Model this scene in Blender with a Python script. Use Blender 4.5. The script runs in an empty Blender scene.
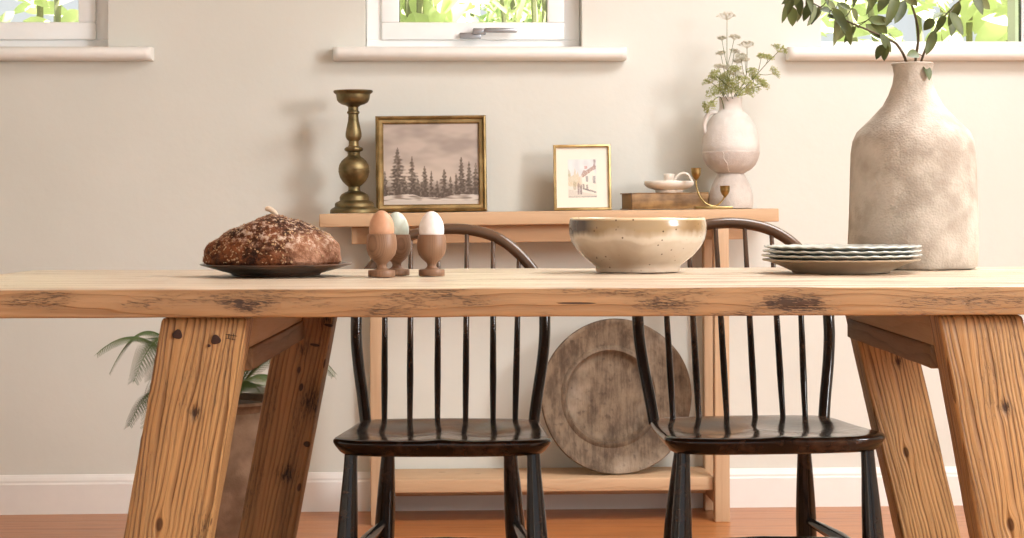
import bpy, bmesh, math, random
from mathutils import Vector, Matrix, noise as mnoise
random.seed(7)
PI = math.pi
sc = bpy.context.scene
COL = sc.collection
F = 1900.0; CX = 512.0; CY = 210.0; H = 0.87; ROLL = 0.0035

def at(px, py, D):
    a = (px-CX)/F*D; b = -(py-CY)/F*D
    return Vector((a*math.cos(ROLL)+b*math.sin(ROLL), D, H - a*math.sin(ROLL)+b*math.cos(ROLL)))

# ------------------------------------------------------------------ node helpers
def srgb(r, g, b, a=1.0):
    def f(c):
        c /= 255.0
        return c/12.92 if c <= 0.04045 else ((c+0.055)/1.055)**2.4
    return (f(r), f(g), f(b), a)

class E:
    """socket wrapper: arithmetic builds Math nodes"""
    def __init__(s, nt, sock): s.nt, s.s = nt, sock
    def _op(s, op, *o, clamp=False):
        n = s.nt.nodes.new('ShaderNodeMath'); n.operation = op; n.use_clamp = clamp
        for i, v in enumerate((s,)+o):
            if isinstance(v, E): s.nt.links.new(v.s, n.inputs[i])
            else: n.inputs[i].default_value = v
        return E(s.nt, n.outputs[0])
    def __add__(s, o): return s._op('ADD', o)
    def __sub__(s, o): return s._op('SUBTRACT', o)
    def __mul__(s, o): return s._op('MULTIPLY', o)
    def __truediv__(s, o): return s._op('DIVIDE', o)
    def f(s, op, *o): return s._op(op, *o)
    def ramp(s, lo, hi):          # clamp 0..1
        n = s.nt.nodes.new('ShaderNodeMapRange'); n.interpolation_type = 'SMOOTHSTEP'
        s.nt.links.new(s.s, n.inputs[0]); n.inputs[1].default_value = lo; n.inputs[2].default_value = hi
        return E(s.nt, n.outputs[0])

class Mat:
    def __init__(self, name, rough=0.6, metal=0.0, spec=0.5, coat=0.0):
        m = bpy.data.materials.new(name); m.use_nodes = True
        self.m = m; self.nt = m.node_tree; self.b = self.nt.nodes['Principled BSDF']
        self.b.inputs['Roughness'].default_value = rough
        self.b.inputs['Metallic'].default_value = metal
        self.b.inputs['Specular IOR Level'].default_value = spec
        self.b.inputs['Coat Weight'].default_value = coat
        tc = self.nt.nodes.new('ShaderNodeTexCoord')
        self.obj = tc.outputs['Object']
        sx = self.nt.nodes.new('ShaderNodeSeparateXYZ'); self.nt.links.new(self.obj, sx.inputs[0])
        self.X, self.Y, self.Z = (E(self.nt, sx.outputs[i]) for i in range(3))
    def vec(self, x, y, z):
        n = self.nt.nodes.new('ShaderNodeCombineXYZ')
        for i, v in enumerate((x, y, z)):
            if isinstance(v, E): self.nt.links.new(v.s, n.inputs[i])
            else: n.inputs[i].default_value = v
        return n.outputs[0]
    def noise(self, scale, detail=3, vec=None, rough=0.5):
        n = self.nt.nodes.new('ShaderNodeTexNoise')
        self.nt.links.new(vec if vec is not None else self.obj, n.inputs['Vector'])
        n.inputs['Scale'].default_value = scale; n.inputs['Detail'].default_value = detail
        n.inputs['Roughness'].default_value = rough
        return E(self.nt, n.outputs[0])
    def voro(self, scale, vec=None, feature='F1'):
        n = self.nt.nodes.new('ShaderNodeTexVoronoi'); n.feature = feature
        self.nt.links.new(vec if vec is not None else self.obj, n.inputs['Vector'])
        n.inputs['Scale'].default_value = scale
        return E(self.nt, n.outputs[0])
    def mix(self, fac, a, b):
        n = self.nt.nodes.new('ShaderNodeMix'); n.data_type = 'RGBA'; n.clamp_factor = True
        for k, v in ((0, fac), (6, a), (7, b)):
            if isinstance(v, E): self.nt.links.new(v.s, n.inputs[k])
            elif hasattr(v, 'is_linked'): self.nt.links.new(v, n.inputs[k])
            else: n.inputs[k].default_value = v
        return n.outputs[2]
    def color(self, c):
        if hasattr(c, 'is_linked'): self.nt.links.new(c, self.b.inputs['Base Color'])
        else: self.b.inputs['Base Color'].default_value = c
        return self
    def rough(self, e): self.nt.links.new(e.s, self.b.inputs['Roughness']); return self
    def bump(self, e, dist=0.001, strength=1.0):
        n = self.nt.nodes.new('ShaderNodeBump'); n.inputs['Distance'].default_value = dist
        n.inputs['Strength'].default_value = strength
        self.nt.links.new(e.s, n.inputs['Height']); self.nt.links.new(n.outputs[0], self.b.inputs['Normal'])
        return self

sheen_z = 0.0398
def wood(name, dark, mid, light, axis='X', freq=90, warp=0.012, knots=(), rough=0.55, bump=0.0008,
         wmix=0.6, seed=0.0, planks=None, contrast=1.0, blot=0.3, spec=0.4, cracks=0.0, patches=(), slits=(), specks=0.0, pale=None, kflow=.35):
    """axis: grain direction. knots: (L, V, r) L along the grain, V across it."""
    M = Mat(name, rough=rough, spec=spec)
    L, V, W = {'X': (M.X, M.Y, M.Z), 'Y': (M.Y, M.X, M.Z), 'Z': (M.Z, M.X, M.Y)}[axis]
    base = V + W*wmix
    if planks:
        pl = (V + 10.0)/planks
        pid = pl.f('FLOOR')
        L2 = L + pid*3.37
    else:
        pid = None; L2 = L + seed
    n1 = M.noise(1.0, 2, M.vec(L2*2.2, base*9.0, seed)) - 0.5
    n2 = M.noise(1.0, 2, M.vec(L2*9.0, base*34.0, seed+3)) - 0.5
    VV = base
    kmask = None
    for (kl, kv, kr) in knots:
        dl = (L - kl)/1.9; dv = base - kv
        d = (dl*dl + dv*dv).f('SQRT')
        g = ((d/kr)*(d/kr)*-kflow).f('EXPONENT')
        VV = VV - (base-kv)*g
        k = (d + n2*kr*0.7).ramp(kr*0.62, kr*0.36)
        kmask = k if kmask is None else kmask.f('MAXIMUM', k)
    VV = VV + n1*warp*2.4 + n2*warp*0.6
    if pid is not None: VV = VV + pid*0.217
    spc = M.noise(1.0, 2, M.vec(VV*24.0, L2*.8, seed))
    ph = VV*freq + spc*5.5
    saw = ph.f('FRACT')
    ring = saw.ramp(0.35, 0.93) * (saw.ramp(1.0, 0.95)) * (M.noise(1.0, 2, M.vec(L2*5.0, base*70.0, seed+40)).ramp(.25, .6)*.75+.25)
    fib = M.noise(1.0, 3, M.vec(L2*14.0, VV*700.0, seed+5), 0.6)
    blo = M.noise(1.0, 3, M.vec(L2*3.0, base*22.0, seed+9))
    c = M.mix(ring*(0.75*contrast) + (fib-0.5)*0.5, light, mid)
    c = M.mix((blo-0.45)*2.2*blot + (fib.ramp(0.55, 0.8))*0.25*contrast, c, dark)
    if kmask is not None: c = M.mix(kmask*0.85, c, dark)
    hsum = ring*-1.0 + fib*0.35
    if cracks:
        ck = M.noise(1.0, 4, M.vec(L2*7.0, VV*160.0, seed+12), 0.65).ramp(0.70, 0.78)
        c = M.mix(ck*cracks, c, (dark[0]*.25, dark[1]*.25, dark[2]*.25, 1))
        hsum = hsum - ck*2.0
    if specks or patches:
        s1 = M.noise(1.0, 3, M.vec(L2*80.0+base*200.0, base*480.0, seed+20), .7)
        pm = M.noise(1.0, 2, M.vec(L2*7.0, base*30.0, seed+23)).ramp(.42, .68)
        pm = pm*specks
        for (a_, b_, ra, rb, st) in patches:
            u_ = (L-a_)/ra; v_ = (base-b_)/rb
            pm = pm + ((u_*u_+v_*v_)*-1.0).f('EXPONENT')*st
        sk = (s1 + pm*0.16).ramp(.60, .70)*(pm.f('MINIMUM', 1.0))
        c = M.mix(sk*.75+pm.f('MINIMUM', 1.0)*.18, c, (dark[0]*.45, dark[1]*.42, dark[2]*.4, 1))
        hsum = hsum - sk*1.2
    for (a_, b_, ra, rb) in slits:
        u_ = (L-a_)/ra; v_ = (base+(n2*.002)-b_)/rb
        m_ = (u_*u_+v_*v_).ramp(1.0, .6)
        c = M.mix(m_*.85, c, (dark[0]*.25, dark[1]*.22, dark[2]*.2, 1)); hsum = hsum - m_*3.0
    if pale:  # top face lightened: glancing sheen put into the colour, most on the left
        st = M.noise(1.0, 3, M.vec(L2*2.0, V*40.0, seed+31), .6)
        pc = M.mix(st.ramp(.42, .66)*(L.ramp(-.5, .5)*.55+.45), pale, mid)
        c = M.mix(W.ramp(sheen_z-.0012, sheen_z+.0005)*(M.noise(1.0, 3, M.vec(L2*5.0, V*20.0, 2.0)).ramp(.2, .45)*.25+.72), c, M.mix(kmask*.7 if kmask is not None else 0.0, pc, dark))
    if planks:
        fr = pl.f('FRACT'); e = (fr-0.5).f('ABSOLUTE').ramp(0.492, 0.499)
        c = M.mix(e*0.85, c, (dark[0]*.3, dark[1]*.3, dark[2]*.3, 1))
        hsum = hsum - e*5.0
    M.color(c)
    M.bump(hsum, bump)
    M.rough((fib*0.25) + (rough-0.12))
    return M.m

def plain(name, col, rough=0.6, metal=0.0, nscale=0, namp=0.15, bump=0.0, bscale=60, spec=0.5):
    M = Mat(name, rough=rough, metal=metal, spec=spec)
    n = M.noise(nscale or 20, 4)
    dk = (col[0]*(1-namp*2), col[1]*(1-namp*2), col[2]*(1-namp*2), 1)
    M.color(M.mix(n.ramp(0.25, 0.75), dk, col))
    if bump: M.bump(M.noise(bscale, 4), bump)
    return M.m

# ------------------------------------------------------------------ mesh helpers
def finish(me, bm, smooth=True, ang=38):
    bmesh.ops.recalc_face_normals(bm, faces=bm.faces)
    bm.to_mesh(me); bm.free()
    if smooth:
        for p in me.polygons: p.use_smooth = True
        me.set_sharp_from_angle(angle=math.radians(ang))

def obj(name, bm, mat, parent=None, loc=(0, 0, 0), rot=(0, 0, 0), smooth=True, ang=38):
    me = bpy.data.meshes.new(name); finish(me, bm, smooth, ang)
    mats = mat if isinstance(mat, (list, tuple)) else [mat]
    for m in mats: me.materials.append(m)
    o = bpy.data.objects.new(name, me); COL.objects.link(o)
    o.location = loc; o.rotation_euler = rot
    if parent: o.parent = parent
    return o

def tag(o, label, cat, group=None):
    o['label'] = label; o['category'] = cat
    if group: o['group'] = group
    return o
def thing(name, label, cat, loc=(0, 0, 0), rot=(0, 0, 0), group=None):
    o = bpy.data.objects.new(name, None); COL.objects.link(o); o.empty_display_size = 0.05
    o.location = loc; o.rotation_euler = rot
    return tag(o, label, cat, group)
def struct(name, bm, mat, loc=(0, 0, 0), rot=(0, 0, 0), parent=None, smooth=False):
    o = obj(name, bm, mat, parent, loc, rot, smooth)
    if parent is None: o['kind'] = 'structure'
    return o
def copy_tree(o, parent=None):
    c = o.copy(); COL.objects.link(c); c.parent = parent
    for ch in o.children: copy_tree(ch, c)
    return c

def bx(bm, x0, x1, y0, y1, z0, z1, bev=0.0, seg=2):
    r = bmesh.ops.create_cube(bm, size=1.0)
    vs = r['verts']
    for v in vs:
        v.co = Vector((x0+(v.co.x+.5)*(x1-x0), y0+(v.co.y+.5)*(y1-y0), z0+(v.co.z+.5)*(z1-z0)))
    if bev:
        es = list({e for v in vs for e in v.link_edges})
        bmesh.ops.bevel(bm, geom=es, offset=bev, segments=seg, affect='EDGES', profile=0.5)
    return bm
def box(*a, **k):
    bm = bmesh.new(); bx(bm, *a, **k); return bm

def board(lx, ly, lz, nx, ny, nz, bev=0.004, amp=0.001, fr=8.0, seed=0, taper=0.0):
    """hewn board centred on x,y, z from 0 to lz, softened edges, slightly uneven faces"""
    bm = bmesh.new()
    bx(bm, -lx/2, lx/2, -ly/2, ly/2, 0, lz, bev, 2)
    for ax, n, l, o in (('x', nx, lx, -lx/2), ('y', ny, ly, -ly/2), ('z', nz, lz, 0)):
        for i in range(1, n):
            co = Vector((0, 0, 0)); no = Vector((0, 0, 0)); k = 'xyz'.index(ax)
            co[k] = o + l*i/n; no[k] = 1
            bmesh.ops.bisect_plane(bm, geom=bm.verts[:]+bm.edges[:]+bm.faces[:], plane_co=co, plane_no=no)
    for v in bm.verts:
        p = v.co*fr + Vector((seed*3.1, seed, 0))
        d = mnoise.noise_vector(p)*amp + mnoise.noise_vector(p*4)*amp*0.4
        v.co += d
    return bm

def lathe(prof, seg=48, bm=None, mod=None, center=(0, 0, 0), close=True):
    bm = bm or bmesh.new(); c = Vector(center)
    rings = []
    for r, z in prof:
        if r < 1e-6: rings.append([bm.verts.new(c+Vector((0, 0, z)))]); continue
        ring = []
        for i in range(seg):
            a = 2*PI*i/seg
            rr, zz = (r, z) if mod is None else mod(r, z, a)
            ring.append(bm.verts.new(c+Vector((rr*math.cos(a), rr*math.sin(a), zz))))
        rings.append(ring)
    for A, B in zip(rings, rings[1:]):
        if len(A) == 1 and len(B) == 1: continue
        for i in range(seg):
            j = (i+1) % seg
            if len(A) == 1: bm.faces.new((A[0], B[j], B[i]))
            elif len(B) == 1: bm.faces.new((A[i], A[j], B[0]))
            else: bm.faces.new((A[i], A[j], B[j], B[i]))
    if close:
        if len(rings[0]) > 1: bm.faces.new(rings[0][::-1])
        if len(rings[-1]) > 1: bm.faces.new(rings[-1])
    return bm

def cr(points, n=6):
    """Catmull-Rom resample of tuples"""
    P = [Vector(p) for p in points]; out = []
    Q = [P[0]*2-P[1]] + P + [P[-1]*2-P[-2]]
    for i in range(1, len(Q)-2):
        a, b, c, d = Q[i-1:i+3]
        for k in range(n):
            t = k/n
            out.append(0.5*((2*b)+(c-a)*t+(2*a-5*b+4*c-d)*t*t+(3*b-a-3*c+d)*t**3))
    out.append(P[-1]); return out

def tube(pts, rad, seg=8, bm=None, flat=None, up=None):
    """tube along pts; rad number or list; flat=(a,b) cross-section multipliers"""
    bm = bm or bmesh.new(); pts = [Vector(p) for p in pts]; n = len(pts)
    if not isinstance(rad, (list, tuple)): rad = [rad]*n
    t0 = (pts[1]-pts[0]).normalized()
    u = (up or Vector((0, 0, 1)) if abs(t0.z) < .9 else Vector((1, 0, 0))) if up is None else Vector(up)
    u = (u - t0*u.dot(t0)).normalized()
    rings = []
    fa, fb = flat or (1, 1)
    for i, p in enumerate(pts):
        t = (pts[min(i+1, n-1)]-pts[max(i-1, 0)]).normalized()
        u = (u - t*u.dot(t)).normalized(); w = t.cross(u)
        rings.append([bm.verts.new(p + (u*math.cos(2*PI*k/seg)*fa + w*math.sin(2*PI*k/seg)*fb)*rad[i]) for k in range(seg)])
    for A, B in zip(rings, rings[1:]):
        for i in range(seg):
            j = (i+1) % seg; bm.faces.new((A[i], A[j], B[j], B[i]))
    bm.faces.new(rings[0][::-1]); bm.faces.new(rings[-1])
    return bm

def lerp_list(tab, t):
    for (a, va), (b, vb) in zip(tab, tab[1:]):
        if t <= b: return va+(vb-va)*(t-a)/(b-a) if b > a else vb
    return tab[-1][1]

def ball(bm, c, r, sub=1, scale=(1, 1, 1)):
    q = bmesh.ops.create_icosphere(bm, subdivisions=sub, radius=r)
    for v in q['verts']: v.co = Vector((v.co.x*scale[0], v.co.y*scale[1], v.co.z*scale[2]))+Vector(c)

# ------------------------------------------------------------------ materials
M_wall = Mat('limewashed_plaster', rough=0.85, spec=0.2)
M_wall.color(M_wall.mix(M_wall.noise(1.6, 5).ramp(.3, .7), srgb(214, 213, 203), srgb(221, 220, 211)))
M_wall.bump(M_wall.noise(14, 5)+M_wall.noise(90, 3)*0.1, 0.0016); M_wall = M_wall.m
M_ceil = plain('white_ceiling_paint', srgb(240, 236, 228), 0.9, namp=.01)
M_white = plain('white_window_paint', srgb(250, 250, 248), 0.35, namp=0.01)
M_skirt = plain('satin_white_paint', srgb(238, 234, 228), 0.45, namp=0.015)
M_sill = plain('cream_sill_paint', srgb(242, 239, 232), 0.5, namp=0.02)
M_silver = plain('brushed_silver', srgb(170, 172, 175), 0.35, 1.0, namp=.03)
M_gasket = plain('dark_window_gasket', srgb(50, 60, 50), 0.6, namp=.03)
M_floor = wood('oiled_floorboards', srgb(76, 42, 20), srgb(156, 92, 48), srgb(188, 122, 70), 'X', freq=60, planks=0.13,
               rough=0.32, contrast=.8, blot=.35, bump=0.0004, spec=.5)
TD, TM, TL = srgb(80, 48, 22), srgb(156, 106, 60), srgb(206, 160, 108)
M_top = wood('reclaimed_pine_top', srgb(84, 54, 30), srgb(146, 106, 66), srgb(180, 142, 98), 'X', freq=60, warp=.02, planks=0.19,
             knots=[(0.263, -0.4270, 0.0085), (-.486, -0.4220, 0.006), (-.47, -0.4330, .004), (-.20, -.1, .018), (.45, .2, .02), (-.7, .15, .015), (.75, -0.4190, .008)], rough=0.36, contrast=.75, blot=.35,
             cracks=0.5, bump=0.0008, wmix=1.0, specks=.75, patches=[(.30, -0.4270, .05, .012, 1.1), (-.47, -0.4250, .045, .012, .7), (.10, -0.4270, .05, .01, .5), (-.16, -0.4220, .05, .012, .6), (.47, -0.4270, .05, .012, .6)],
             slits=[(-.010, -0.4265, .030, .0016)], pale=srgb(222, 206, 182), spec=.6)  # pale tone paints glancing light onto the top face
M_leg = wood('brushed_pine_leg', TD, srgb(122, 82, 42), srgb(194, 150, 96), 'Z', freq=128, warp=.012, kflow=.8,
             knots=[(-0.135, -0.012, .006), (-.285, .040, .006), (-.30, -.035, .010)], rough=0.5, contrast=1.25, blot=.3,
             bump=0.004, seed=2.2, cracks=.25, specks=.35, patches=[(-.135, -.01, .012, .008, .8), (-.29, .03, .02, .01, .6)])
M_leg2 = wood('shaded_patched_pine_leg', srgb(52, 32, 16), srgb(120, 84, 48), srgb(164, 122, 76), 'Z', freq=115, warp=.008, kflow=1.0,  # real cracks and patches; overall tone darkened to paint in shade
              knots=[(-0.14, -0.02, .008), (-.35, .02, .007), (-.09, .03, .006)], rough=0.5, contrast=1.0, blot=.6, bump=0.002, seed=7.7, cracks=.9, specks=.5,
              patches=[(-.04, .02, .02, .02, .9), (-.10, -.02, .02, .015, .8), (-.2, .02, .03, .02, .8), (-.33, -.01, .02, .02, .9)],
              slits=[(-.05, .02, .003, .012), (-.09, .00, .003, .010), (-.12, .025, .010, .003), (-.17, -.01, .008, .004), (-.27, .02, .006, .008)])
M_beam = wood('aged_pine_beam', srgb(62, 42, 26), srgb(102, 76, 48), srgb(138, 108, 74), 'Y', freq=70, rough=.6, contrast=.8, blot=.5, cracks=.6, seed=4)
M_beam2 = wood('pale_pine_bearer', srgb(122, 96, 68), srgb(160, 130, 94), srgb(184, 154, 116), 'Y', freq=60, rough=.6, contrast=.4, blot=.3, seed=5)
M_plug = plain('dark_bolt_plug', srgb(62, 34, 20), .7, namp=.25, nscale=200)
M_con = wood('raw_pine_console', srgb(140, 106, 76), srgb(180, 143, 107), srgb(200, 166, 130), 'X', freq=34, warp=.02,
             rough=.6, contrast=.55, blot=.22, bump=.0003, knots=[(.2, -.04, .01), (-.3, .06, .012), (-.2, .02, .009), (.42, .1, .01)])
M_conz = wood('raw_pine_console_leg', srgb(142, 108, 78), srgb(180, 144, 110), srgb(198, 166, 132), 'Z', freq=70, warp=.01,
              rough=.6, contrast=.5, blot=.2, bump=.0003)
def black_paint(worn=False):
    M = Mat('worn_brown_black_paint' if worn else 'worn_black_paint', rough=.3, spec=.5)
    n = M.noise(1.0, 4, M.vec(M.X*9, M.Y*22, M.Z*6)); n2 = M.noise(60, 3)
    c = M.mix((n*0.7+n2*0.3).ramp(.46, .70), srgb(26, 20, 16), srgb(74, 54, 40))
    v = M.noise(300, 2).ramp(.68, .8)
    c = M.mix(v*.5, c, srgb(94, 74, 60))
    if worn: c = M.mix(M.Z.ramp(.70, .80)*(n*.5+.45), c, srgb(104, 78, 58))
    M.color(c); M.rough(n2*0.18+0.08); M.bump(n+n2*.4, .0008); return M.m
M_black = black_paint(); M_bow = black_paint(True)
def brass(name, a, b, rough=.38):
    M = Mat(name, rough=rough, metal=1.0)
    n = M.noise(25, 5); M.color(M.mix(n.ramp(.35, .7), a, b)); M.rough(n*.25+rough-.12); return M.m
M_brass = brass('aged_brass', srgb(104, 92, 64), srgb(144, 128, 92), .46)
M_brass2 = brass('warm_brass', srgb(146, 124, 78), srgb(180, 158, 108), .36)
M_gilt = brass('gilt_frame', srgb(134, 112, 74), srgb(176, 152, 106), .42)
M_gilt2 = brass('pale_gilt_frame', srgb(184, 158, 106), srgb(214, 190, 138), .4)
M_mount = plain('ivory_mount_board', srgb(236, 229, 214), .8, namp=.01)
M_back = plain('brown_backing_board', srgb(120, 92, 66), .9)

def colattr(name, rough=.7):
    M = Mat(name, rough=rough, spec=.3)
    a = M.nt.nodes.new('ShaderNodeVertexColor'); a.layer_name = 'Col'
    M.color(a.outputs[0]); return M.m

def plaster(name, a, b, bscale=70, bump=.0012):
    M = Mat(name, rough=.88, spec=.2)
    n = M.noise(18, 5); M.color(M.mix(n.ramp(.3, .7), a, b))
    M.bump(M.noise(bscale, 5)+M.voro(240)*.25, bump); return M.m
M_vaseA = plaster('chalky_white_clay', srgb(204, 196, 187), srgb(218, 211, 203))
M_vaseB = plaster('rough_pinkish_clay', srgb(184, 172, 162), srgb(204, 194, 184), bump=.002)
M_bigvase = plaster('limewashed_stoneware', srgb(158, 146, 132), srgb(190, 180, 167), bscale=40, bump=.003)
M_cream = plain('cream_ceramic', srgb(230, 220, 206), .45, namp=.02)
M_slate = None

# ------------------------------------------------------------------ room shell
WY, WS = 5.53, 0.04
WROT = math.atan(WS)
def wy(x): return WY + WS*x
ZC = 2.4
# windows: (x0,x1) openings in wall coordinates measured at wall plane
s_w = F/5.53
def wx(px): return (px-CX)/s_w
zs = at(480, 46.5, 5.47).z          # sill top
wins = [(wx(-105), wx(112)), (wx(366), wx(583)), (wx(824), wx(1041))]
WTOP = zs + 0.62; TH = 0.26
bm = bmesh.new()
XL, XR = -2.4, 3.2
def wallbox(bm, x0, x1, z0, z1): bx(bm, x0, x1, 0, TH, z0, z1)
wallbox(bm, XL, XR, 0, zs-0.02); wallbox(bm, XL, XR, WTOP, ZC)
xs = [XL] + [v for w in wins for v in w] + [XR]
for i in range(0, len(xs), 2): wallbox(bm, xs[i], xs[i+1], zs-0.02, WTOP)
struct('wall_back', bm, M_wall, (0, WY, 0), (0, 0, WROT))
struct('floor', box(-3, 3.6, -1.2, 6.0, -0.05, 0), M_floor)
struct('ceiling', box(-3, 3.6, -1.2, 6.0, ZC, ZC+.1), M_ceil)
struct('wall_left', box(-2.5, -2.4, -1.2, 5.42, 0, ZC), M_wall)
# right-hand wall with a large window opening
RX = 3.2; RY0, RY1, RZ0, RZ1 = 1.05, 2.05, 1.25, 2.25
bm = bmesh.new()
bx(bm, RX, RX+.2, -1.2, RY0, 0, ZC); bx(bm, RX, RX+.2, RY1, 5.90, 0, ZC)
bx(bm, RX, RX+.2, RY0, RY1, 0, RZ0); bx(bm, RX, RX+.2, RY0, RY1, RZ1, ZC)
struct('wall_right', bm, M_wall)
bm = bmesh.new()
for y0, y1, z0, z1 in ((RY0, RY1, RZ0, RZ0+.05), (RY0, RY1, RZ1-.05, RZ1), (RY0, RY0+.05, RZ0+.05, RZ1-.05),
                       (RY1-.05, RY1, RZ0+.05, RZ1-.05), ((RY0+RY1)/2-.02, (RY0+RY1)/2+.02, RZ0+.05, RZ1-.05)):
    bx(bm, RX+.06, RX+.12, y0, y1, z0, z1, .005)
struct('window_4', bm, M_white)
# baseboard profile extruded along the back wall
def extrude_profile(prof, x0, x1):
    bm = bmesh.new()
    A = [bm.verts.new((x0, y, z)) for y, z in prof]; B = [bm.verts.new((x1, y, z)) for y, z in prof]
    n = len(prof)
    for i in range(n): bm.faces.new((A[i], A[(i+1) % n], B[(i+1) % n], B[i]))
    bm.faces.new(A[::-1]); bm.faces.new(B); return bm
prof = [(0, 0), (-.018, 0), (-.018, .085), (-.014, .09), (-.014, .096), (-.010, .104), (-.004, .111), (0, .112)]
struct('baseboard_back', extrude_profile(prof, XL, XR), M_skirt, (0, WY, 0), (0, 0, WROT))

M_glass = bpy.data.materials.new('window_glass'); M_glass.use_nodes = True
nt = M_glass.node_tree; nt.nodes.clear()
o_ = nt.nodes.new('ShaderNodeOutputMaterial'); t_ = nt.nodes.new('ShaderNodeBsdfTransparent'); g_ = nt.nodes.new('ShaderNodeBsdfGlossy')
mx = nt.nodes.new('ShaderNodeMixShader'); fr = nt.nodes.new('ShaderNodeFresnel'); fr.inputs[0].default_value = 1.45
g_.inputs['Roughness'].default_value = 0.02; t_.inputs[0].default_value = (.97, .98, .97, 1)
nt.links.new(fr.outputs[0], mx.inputs[0]); nt.links.new(t_.outputs[0], mx.inputs[1]); nt.links.new(g_.outputs[0], mx.inputs[2]); nt.links.new(mx.outputs[0], o_.inputs[0])

def ring_frame(x0, x1, z0, z1, w, y0, y1, bev=.004):
    bm = bmesh.new()
    bx(bm, x0, x1, y0, y1, z0, z0+w, bev); bx(bm, x0, x1, y0, y1, z1-w, z1, bev)
    bx(bm, x0, x0+w, y0, y1, z0+w-.002, z1-w+.002, bev); bx(bm, x1-w, x1, y0, y1, z0+w-.002, z1-w+.002, bev)
    return bm
for i, (x0, x1) in enumerate(wins):
    nm = 'window_%d' % (i+1)
    fixed = (i == 2)
    fw = .012 if fixed else .05
    w = struct(nm, ring_frame(x0+.001, x1-.001, zs-.018, WTOP-.001, fw, .075, .145), M_white, (0, WY, 0), (0, 0, WROT))
    if not fixed:
        sx0, sx1, sz0, sz1 = x0+.046, x1-.046, zs+.030, WTOP-.046
        obj('sash', ring_frame(sx0, sx1, sz0, sz1, .052, .06, .12, .007), M_white, w)
        gx0, gx1, gz0, gz1 = sx0+.05, sx1-.05, sz0+.05, sz1-.05
    else:
        gx0, gx1, gz0, gz1 = x0+.012, x1-.012, zs+.022, WTOP-.012
        obj('bottom_rail', box(x0+.01, x1-.01, .07, .13, zs-.006, zs+.026, bev=.004), M_white, w)
    obj('gasket', ring_frame(gx0-.002, gx1+.002, gz0-.002, gz1+.002, .0055, .084, .1, 0), M_gasket, w)
    obj('pane', box(gx0, gx1, .088, .094, gz0, gz1), M_glass, w)
    if i == 1:
        hc = wx(489); hz = zs+.047
        bm = box(hc-.083, hc-.02, .038, .062, hz-.016, hz+.002, bev=.003)
        bx(bm, hc-.045, hc-.005, .028, .055, hz-.004, hz+.014, .004)
        obj('handle_base', bm, M_silver, w)
        bm = box(hc-.012, hc+.085, .022, .036, hz+.0, hz+.015, bev=.005)
        obj('handle', bm, M_silver, w)
    # rounded sill
    ov = (.09, .125)[i == 1] if i != 2 else .10
    a0 = x0-(.09 if i == 1 else .105); a1 = x1+ov
    if i == 0: a1 = wx(157)
    pr = [(.075, -.037), (-.055, -.037), (-.066, -.033), (-.073, -.026), (-.075, -.018), (-.073, -.010), (-.066, -.003), (-.056, 0), (.075, 0)]
    bm = bmesh.new()
    def prof_v(x, inset): return [bm.verts.new((x, y+(inset if y < 0 else 0), z*(1 if inset == 0 else 1))) for y, z in pr]
    secs = [prof_v(a0, .014), prof_v(a0+.006, .004), prof_v(a0+.016, 0), prof_v(a1-.016, 0), prof_v(a1-.006, .004), prof_v(a1, .014)]
    # the part inside the opening is narrower than the nosing
    for s, x in ((0, a0), (5, a1)):
        pass
    for A, B in zip(secs, secs[1:]):
        for k in range(len(pr)): bm.faces.new((A[k], A[(k+1) % len(pr)], B[(k+1) % len(pr)], B[k]))
    bm.faces.new(secs[0]); bm.faces.new(secs[-1][::-1])
    for v in bm.verts:
        if v.co.y > 0: v.co.y = 0.0015
    bx(bm, x0, x1, -.001, .077, -.018, 0)
    obj('window_sill', bm, M_sill, w, (0, 0, zs), ang=50)

# ------------------------------------------------------------------ garden outside
def leaf_mat(name, a, b, rough=.5, trans=.3):
    M = Mat(name, rough=rough, spec=.4)
    n = M.noise(7, 3); M.color(M.mix(n.ramp(.3, .7), a, b))
    M.b.inputs['Subsurface Weight'].default_value = 0
    t = M.nt.nodes.new('ShaderNodeBsdfTranslucent'); t.inputs[0].default_value = b
    mxs = M.nt.nodes.new('ShaderNodeMixShader'); mxs.inputs[0].default_value = trans
    out = M.nt.nodes['Material Output']
    M.nt.links.new(M.b.outputs[0], mxs.inputs[1]); M.nt.links.new(t.outputs[0], mxs.inputs[2]); M.nt.links.new(mxs.outputs[0], out.inputs[0])
    return M.m
def leaf(bm, p, d, n, L, W, fold=.25, droop=.2, segs=5, tip=1.0):
    """leaf from p along d with surface normal n"""
    d = d.normalized(); n = (n-d*n.dot(d)).normalized(); s = d.cross(n)
    rows = []
    for i in range(segs+1):
        t = i/segs
        w = W*math.sin(PI*min(1, t**.8))**.75*.5 if 0 < t < 1 else 0
        c = p + d*L*t - n*droop*L*t*t
        rows.append((bm.verts.new(c-s*w+n*fold*w), bm.verts.new(c), bm.verts.new(c+s*w+n*fold*w)) if w > 0 else (bm.verts.new(c),))
    for A, B in zip(rows, rows[1:]):
        if len(A) == 1 and len(B) == 3: bm.faces.new((A[0], B[1], B[0])); bm.faces.new((A[0], B[2], B[1]))
        elif len(A) == 3 and len(B) == 3: bm.faces.new((A[0], A[1], B[1], B[0])); bm.faces.new((A[1], A[2], B[2], B[1]))
        elif len(A) == 3: bm.faces.new((A[0], A[1], B[0])); bm.faces.new((A[1], A[2], B[0]))
M_gl = leaf_mat('sunlit_leaf', srgb(196, 208, 150), srgb(222, 228, 186), trans=.4)
M_gd = leaf_mat('garden_leaf', srgb(150, 176, 120), srgb(196, 212, 160), trans=.3)
M_bark = plain('garden_stem', srgb(150, 148, 112), .8)
M_soilg = plain('garden_lawn', srgb(120, 140, 80), .9, nscale=8)
struct('ground', box(-5, 6, 5.95, 12, -.3, -.05), M_soilg)
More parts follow.
